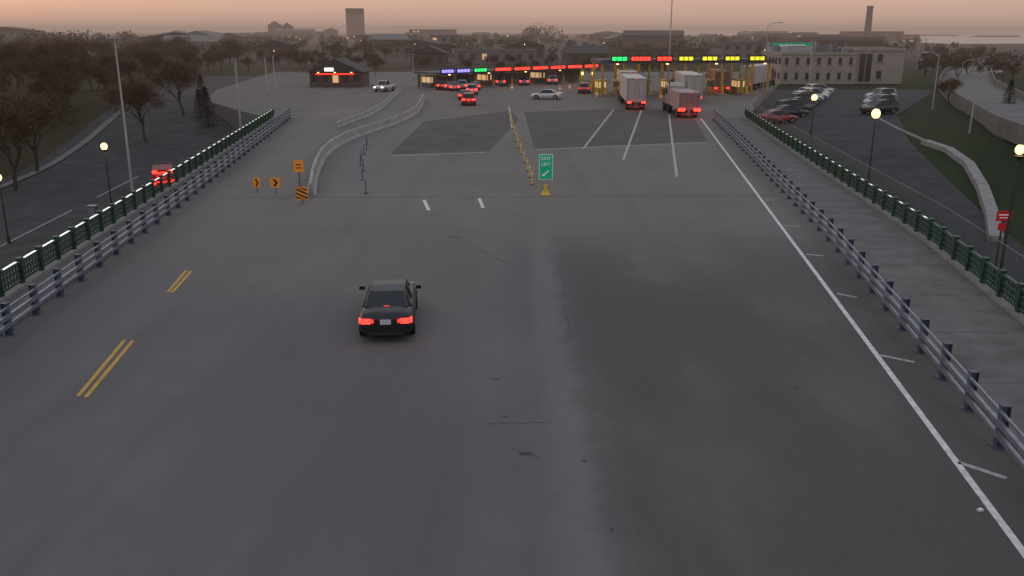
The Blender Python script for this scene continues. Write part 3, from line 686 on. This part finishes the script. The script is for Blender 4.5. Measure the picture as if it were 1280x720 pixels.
tower(431,452,10,1300,M_haze,0); tower(334,349,30,1200,M_haze,1); tower(350,364,32,1100,M_haze,1); tower(385,405,39,1150,M_haze2); tower(404,420,37,1250,M_haze,1); tower(364,388,42,1050,M_haze)
tower(203,222,43,1000,M_haze,1); tower(224,246,45,1050,M_haze); tower(418,430,45,1100,M_haze); tower(455,470,46,1200,M_haze); tower(506,522,40,1300,M_haze); tower(300,332,45,1000,M_haze); tower(560,575,43,1200,M_haze)
tower(250,296,48,950,M_haze); tower(470,500,46,1000,M_haze); tower(318,334,40,1100,M_haze); tower(600,640,46,1300,M_haze); tower(156,180,46,1000,M_haze); tower(530,548,46,1200,M_haze)
# ---------------------------------------------------------------- lake, hills
lk=bpy.data.materials.new('lake_water'); lk.use_nodes=True; q=lk.node_tree.nodes['Principled BSDF']; q.inputs['Base Color'].default_value=(.16,.19,.23,1); q.inputs['Roughness'].default_value=.22; q.inputs['Specular IOR Level'].default_value=.8
k=N(lk); tc=lk.node_tree.nodes.new('ShaderNodeTexCoord').outputs['Object']; nn=k.noise(k.mapping(tc,(.05,.012,1)),1,4); bn=lk.node_tree.nodes.new('ShaderNodeBump'); bn.inputs['Strength'].default_value=.12; bn.inputs['Distance'].default_value=1; lk.node_tree.links.new(nn,bn.inputs['Height']); lk.node_tree.links.new(bn.outputs[0],q.inputs['Normal'])
b=MB()
sh=[G(1300,55),G(1190,55.5),G(1135,53),G(1120,49.5),G(1050,46),G(900,44.5),G(760,43)]
b.add([(x,y,.3) for x,y in sh]+[(-1000,13500,.3),(13500,13500,.3),(2600,500,.3)],[tuple(range(len(sh)+3))],lk); b.obj('lake')
b=MB()
for (u0,u1,v) in ((1140,1200,45),(1215,1275,46.5),(1150,1230,42)):
    p,q=Vector(G(u0,v)),Vector(G(u1,v)); d=q-p; c=(p+q)/2; b.box((c.x,c.y,1.2),(d.length,14,2.6),M_roof,math.atan2(d.y,d.x),top=.8)
b.obj('breakwater')
b=MB(); top=[];bot=[]
for i in range(70):
    x=-9000+i*260; hh=18+40*abs(math.sin(i*.13+1))*(1 if x<3500 else .25)+8*math.sin(i*.9); top.append((x,12500,hh)); bot.append((x,12200,-2))
b.add(bot+top,[(i,i+1,70+i+1,70+i) for i in range(69)],M_hill,True); b.obj('hill')
# ---------------------------------------------------------------- elevated highway ramp on the right
def ramp(name,P,w,z0s,m=M_concd):
    e=empty(name); b=MB(); c=MB(); r=[];ra=[];rb=[]
    for i,(x,y) in enumerate(P):
        a=Vector(P[max(0,i-1)]); q=Vector(P[min(len(P)-1,i+1)]); d=(q-a).normalized(); o=Vector((d.y,-d.x))*w/2; z=z0s[i]
        r.append([(x+o.x,y+o.y,z),(x+o.x,y+o.y,z-1.1),(x-o.x,y-o.y,z-1.1),(x-o.x,y-o.y,z)])
        for s,lst in((1,ra),(-1,rb)):
            ox,oy=o.x*s,o.y*s; f=.95
            lst.append([(x+ox,y+oy,z),(x+ox,y+oy,z+.9),(x+ox*f,y+oy*f,z+.9),(x+ox*f,y+oy*f,z)])
        if i%2: b.box((x,y,(z-1.1+H(x,y))/2-.3),(2,1.2,z-1.1-H(x,y)+.6),M_concd,math.atan2(d.y,d.x))
    c.loft(r,m,False); c.loft(ra,M_concd,False); c.loft(rb,M_concd,False); b.obj('piers',e); c.obj('deck',e)
ramp('highway_ramp',[(45,48),(50,70),(56,95),(66,125),(80,160),(100,200),(130,250),(170,310)],9,[.2,.2,.4,.8,1.0,1.2,1.4,1.2])
ramp('highway_ramp',[(60,60),(68,90),(84,125),(110,165),(150,205),(210,250)],9,[1.2,1.8,2.0,2.2,2.2,2])
x,y,z=V(990,60,215); e=empty('overhead_sign',(x,y,0)); b=MB(); b.box((0,0,z),(9,.15,2.4),M_signg); b.box((0,-.1,z+.6),(6,.02,.3),M_signw); b.box((0,-.1,z-.3),(5,.02,.3),M_signw)
for s in(-5.5,5.5): b.cyl((s,.3,0),(s,.3,z+1.4),.2,n=8,m=M_pole)
b.cyl((-5.5,.3,z+.8),(5.5,.3,z+.8),.12,n=6,m=M_pole); b.cyl((-5.5,.3,z-.8),(5.5,.3,z-.8),.12,n=6,m=M_pole); b.obj('gantry',e)
b=MB()
for i in range(32):
    y=U(230,900); u=U(430,1130) if i%4 else U(60,430); x=(u-640)/F*y/.96; z=U(3,6); b.cyl((x,y,0),(x,y,z),.12,n=5,m=M_poled); b.sphere((x,y-.1,z),.13*(y/300)**.6,random.choice([M_lampw,M_lo,M_lo,M_lampw2]),6,4)
b.obj('distant_street_lights')
# ---------------------------------------------------------------- trees
def tree_mesh(seed,h=13,twigs=3800):
    random.seed(seed); b=MB(); tips=[]
    def br(p,d,L,r,lev):
        k=3 if lev<2 else 2; q=p
        for i in range(k):
            d=(d+Vector((U(-.14,.14),U(-.14,.14),U(-.02,.10)))).normalized(); n_=q+d*L/k; r2=r*(1-.3/k*(1)); b.cyl(q,n_,r,r2,6 if lev<2 else 4 if lev<3 else 3,M_bark,caps=False); q=n_; r=r2
            if lev>=2: tips.append((q,d))
        if lev>=5: return
        for i in range(random.choice([2,3,3]) if lev else 5):
            a=U(0,2*math.pi); sp_=U(.35,.85); o=d.orthogonal().normalized(); o.rotate(Matrix.Rotation(a,3,d)); nd=(d+o*sp_).normalized()
            br(q-d*L*U(0,.25),nd,L*U(.62,.82),r*.66,lev+1)
    br(Vector((0,0,-.4)),Vector((0,0,1)),h*.24,h*.018,0)
    for i in range(twigs):
        p,d=random.choice(tips); q=p+Vector((U(-.8,.8),U(-.8,.8),U(-.6,.9))); t=(d+Vector((U(-1,1),U(-1,1),U(-.6,1)))).normalized()*U(.4,1.1); o=t.orthogonal().normalized()*U(.015,.055)
        o.rotate(Matrix.Rotation(U(0,6.28),3,t)); b.add([tuple(q-o),tuple(q+o),tuple(q+t)],[(0,1,2)],M_twig)
    return b
meshes=[]
for s in range(5):
    o=tree_mesh(100+s,U(11,14)).obj('bare_tree',loc=(-62-3*s,124+s*7,0)); o.location.z=H(*o.location[:2]); meshes.append(o.data)
random.seed(21)
cnt=0
while cnt<165:
    y=78+222*R()**.75; x=U(-50-y*.62,-50-(y-80)*.10)
    if x>-57-(y-90)*.11: continue
    sc=U(.60,.94)*(1+.0004*(y-80)); inst(random.choice(meshes),'bare_tree',(x,y,H(x,y)),U(0,6.3),(sc,sc,sc*U(.8,1.0))); cnt+=1
for u,y in ((190,112),(240,128),(50,95),(20,84)):
    x=(u-640)/F*y/.99; inst(random.choice(meshes),'bare_tree',(x,y,H(x,y)),U(0,6),.95)
for i in range(60):
    y=U(205,340); x=U(-95,-14) if i%3 else U(60,200)
    sc=U(.38,.58); inst(random.choice(meshes),'bare_tree',(x,y,H(x,y)),U(0,6),sc)
for i in range(14): 
    y=U(205,260); x=U(-12,45); inst(random.choice(meshes),'bare_tree',(x,y,H(x,y)),U(0,6),U(.35,.48))
for x,y,s in ((62,128,.45),(88,180,.6),(95,190,.6),(100,185,.5)): inst(random.choice(meshes),'bare_tree',(x,y,H(x,y)),U(0,6),s)
def conifer():
    b=MB(); b.cyl((0,0,-.2),(0,0,5),.14,.03,6,M_bark)
    for i in range(1400):
        z=U(.4,5.2); r=(5.4-z)*.30*math.sqrt(R()); a=U(0,6.28); c=Vector((r*math.cos(a),r*math.sin(a),z)); t=Vector((math.cos(a),math.sin(a),-.3))*U(.15,.4); o=Vector((-math.sin(a),math.cos(a),U(-.5,.5)))*.08
        b.add([tuple(c-o),tuple(c+o),tuple(c+t)],[(0,1,2)],M_twigd)
    return b
cm=conifer().obj('evergreen_tree',loc=(-41,121,H(-41,121))).data
for x,y in ((-44,127),(66,120),(-48,140)): inst(cm,'evergreen_tree',(x,y,H(x,y)),U(0,6),U(.7,.95))
def mass(name,fn,n,hr,m=M_fartree,per=70,base=0):
    b=MB()
    for i in range(n):
        x,y=fn(); h=U(*hr); w=h*U(.35,.55)*(1+y/4000); s=.4+y/1100; z0=H(x,y) if base else 0
        b.cyl((x,y,z0-.5),(x,y,z0+h*.5),.2,.1,4,M_bark,caps=False)
        for j in range(per):
            a=U(0,6.28); ph=math.acos(U(-1,1)); rr=R()**.4
            c=Vector((x+w*rr*math.sin(ph)*math.cos(a),y+w*rr*math.sin(ph)*math.sin(a),z0+h*.6+h*.4*rr*math.cos(ph)))
            P=[tuple(c+Vector((U(-s,s),U(-s,s),U(-s,s)))) for _ in range(3)]; b.add(P,[(0,1,2)],m)
    b.obj(name)
def f1():
    y=U(320,1000); u=U(-60,660); return (u-640)/F*y/.96,y
def f2():
    y=U(300,1200); u=U(560,1110); return (u-640)/F*y/.96,y
def f3():
    y=U(200,480); u=U(1120,1330); return (u-640)/F*y/.96,y
def f4():
    y=U(600,700); u=U(662,698); return (u-640)/F*y/.96,y
def f0():
    y=U(300,700); u=U(-60,200); return (u-640)/F*y/.96,y
mass('distant_trees',f1,330,(4,7)); mass('distant_trees',f0,70,(8,11)); mass('distant_trees',f2,210,(4,7)); mass('distant_trees',f3,60,(2.5,5))
mass('distant_trees',f4,5,(13,16),per=120)
def fu():
    y=U(95,230); return U(-70-(y)*.5,-62-(y-90)*.12),y
mass('undergrowth',fu,120,(1.5,3.5),M_twig,120,1)
# ---------------------------------------------------------------- morning haze over the land (absorbing + glowing air)
hz=bpy.data.materials.new('morning_haze'); hz.use_nodes=True; nt=hz.node_tree; nt.nodes.remove(nt.nodes['Principled BSDF'])
S=.00050; ab=nt.nodes.new('ShaderNodeVolumeAbsorption'); ab.inputs['Color'].default_value=(0,0,0,1); ab.inputs['Density'].default_value=S
em=nt.nodes.new('ShaderNodeEmission'); em.inputs['Color'].default_value=(.34,.245,.205,1); em.inputs['Strength'].default_value=S
ad=nt.nodes.new('ShaderNodeAddShader'); nt.links.new(ab.outputs[0],ad.inputs[0]); nt.links.new(em.outputs[0],ad.inputs[1]); nt.links.new(ad.outputs[0],nt.nodes['Material Output'].inputs['Volume'])
b=MB(); b.box((0,7080,9),(26000,14000,42),hz); b.obj('haze')
# ---------------------------------------------------------------- sky and light
w=bpy.data.worlds.new('World'); bpy.context.scene.world=w; w.use_nodes=True; nt=w.node_tree
bg=nt.nodes['Background']; sky=nt.nodes.new('ShaderNodeTexSky'); sky.sky_type='NISHITA'; sky.sun_disc=False
SE,SA=math.radians(2.0),math.radians(-48)
sky.sun_elevation=SE; sky.sun_rotation=SA; sky.dust_density=3; sky.air_density=1.2
nt.links.new(sky.outputs[0],bg.inputs['Color']); bg.inputs['Strength'].default_value=.08
tc=nt.nodes.new('ShaderNodeTexCoord').outputs['Generated']; sx=nt.nodes.new('ShaderNodeSeparateXYZ'); nt.links.new(tc,sx.inputs[0])
rp=nt.nodes.new('ShaderNodeValToRGB'); nt.links.new(sx.outputs[2],rp.inputs['Fac'])
el=rp.color_ramp.elements; el[0].position=0; el[0].color=(.62,.40,.32,1); el[1].position=1; el[1].color=(.51,.54,.63,1)
for p,c in ((.03,(.66,.44,.35)),(.08,(.50,.38,.34)),(.2,(.42,.39,.42)),(.5,(.47,.48,.54))):
    q=el.new(p); q.color=(*c,1)
bg2=nt.nodes.new('ShaderNodeBackground'); nt.links.new(rp.outputs[0],bg2.inputs['Color']); bg2.inputs['Strength'].default_value=1.0
ad=nt.nodes.new('ShaderNodeAddShader'); nt.links.new(bg.outputs[0],ad.inputs[0]); nt.links.new(bg2.outputs[0],ad.inputs[1]); nt.links.new(ad.outputs[0],nt.nodes['World Output'].inputs[0])
sl=bpy.data.lights.new('sun','SUN'); sl.energy=.12; sl.angle=math.radians(8); sl.color=(1,.7,.5); so=bpy.data.objects.new('sun',sl); bpy.context.scene.collection.objects.link(so)
d=Vector((math.sin(SA)*math.cos(.12),math.cos(SA)*math.cos(.12),math.sin(.12))); so.rotation_euler=d.to_track_quat('Z','Y').to_euler()
# camera
c=bpy.data.cameras.new('camera'); c.sensor_width=36; c.lens=36*F/1280; c.clip_end=40000; c.clip_start=.1
co=bpy.data.objects.new('camera',c); bpy.context.scene.collection.objects.link(co); co.location=(0,0,CAMH); co.rotation_euler=(math.radians(90)-PITCH,0,0); bpy.context.scene.camera=co
sc=bpy.context.scene; sc.view_settings.view_transform='Standard'; sc.view_settings.look='None'; sc.view_settings.exposure=0
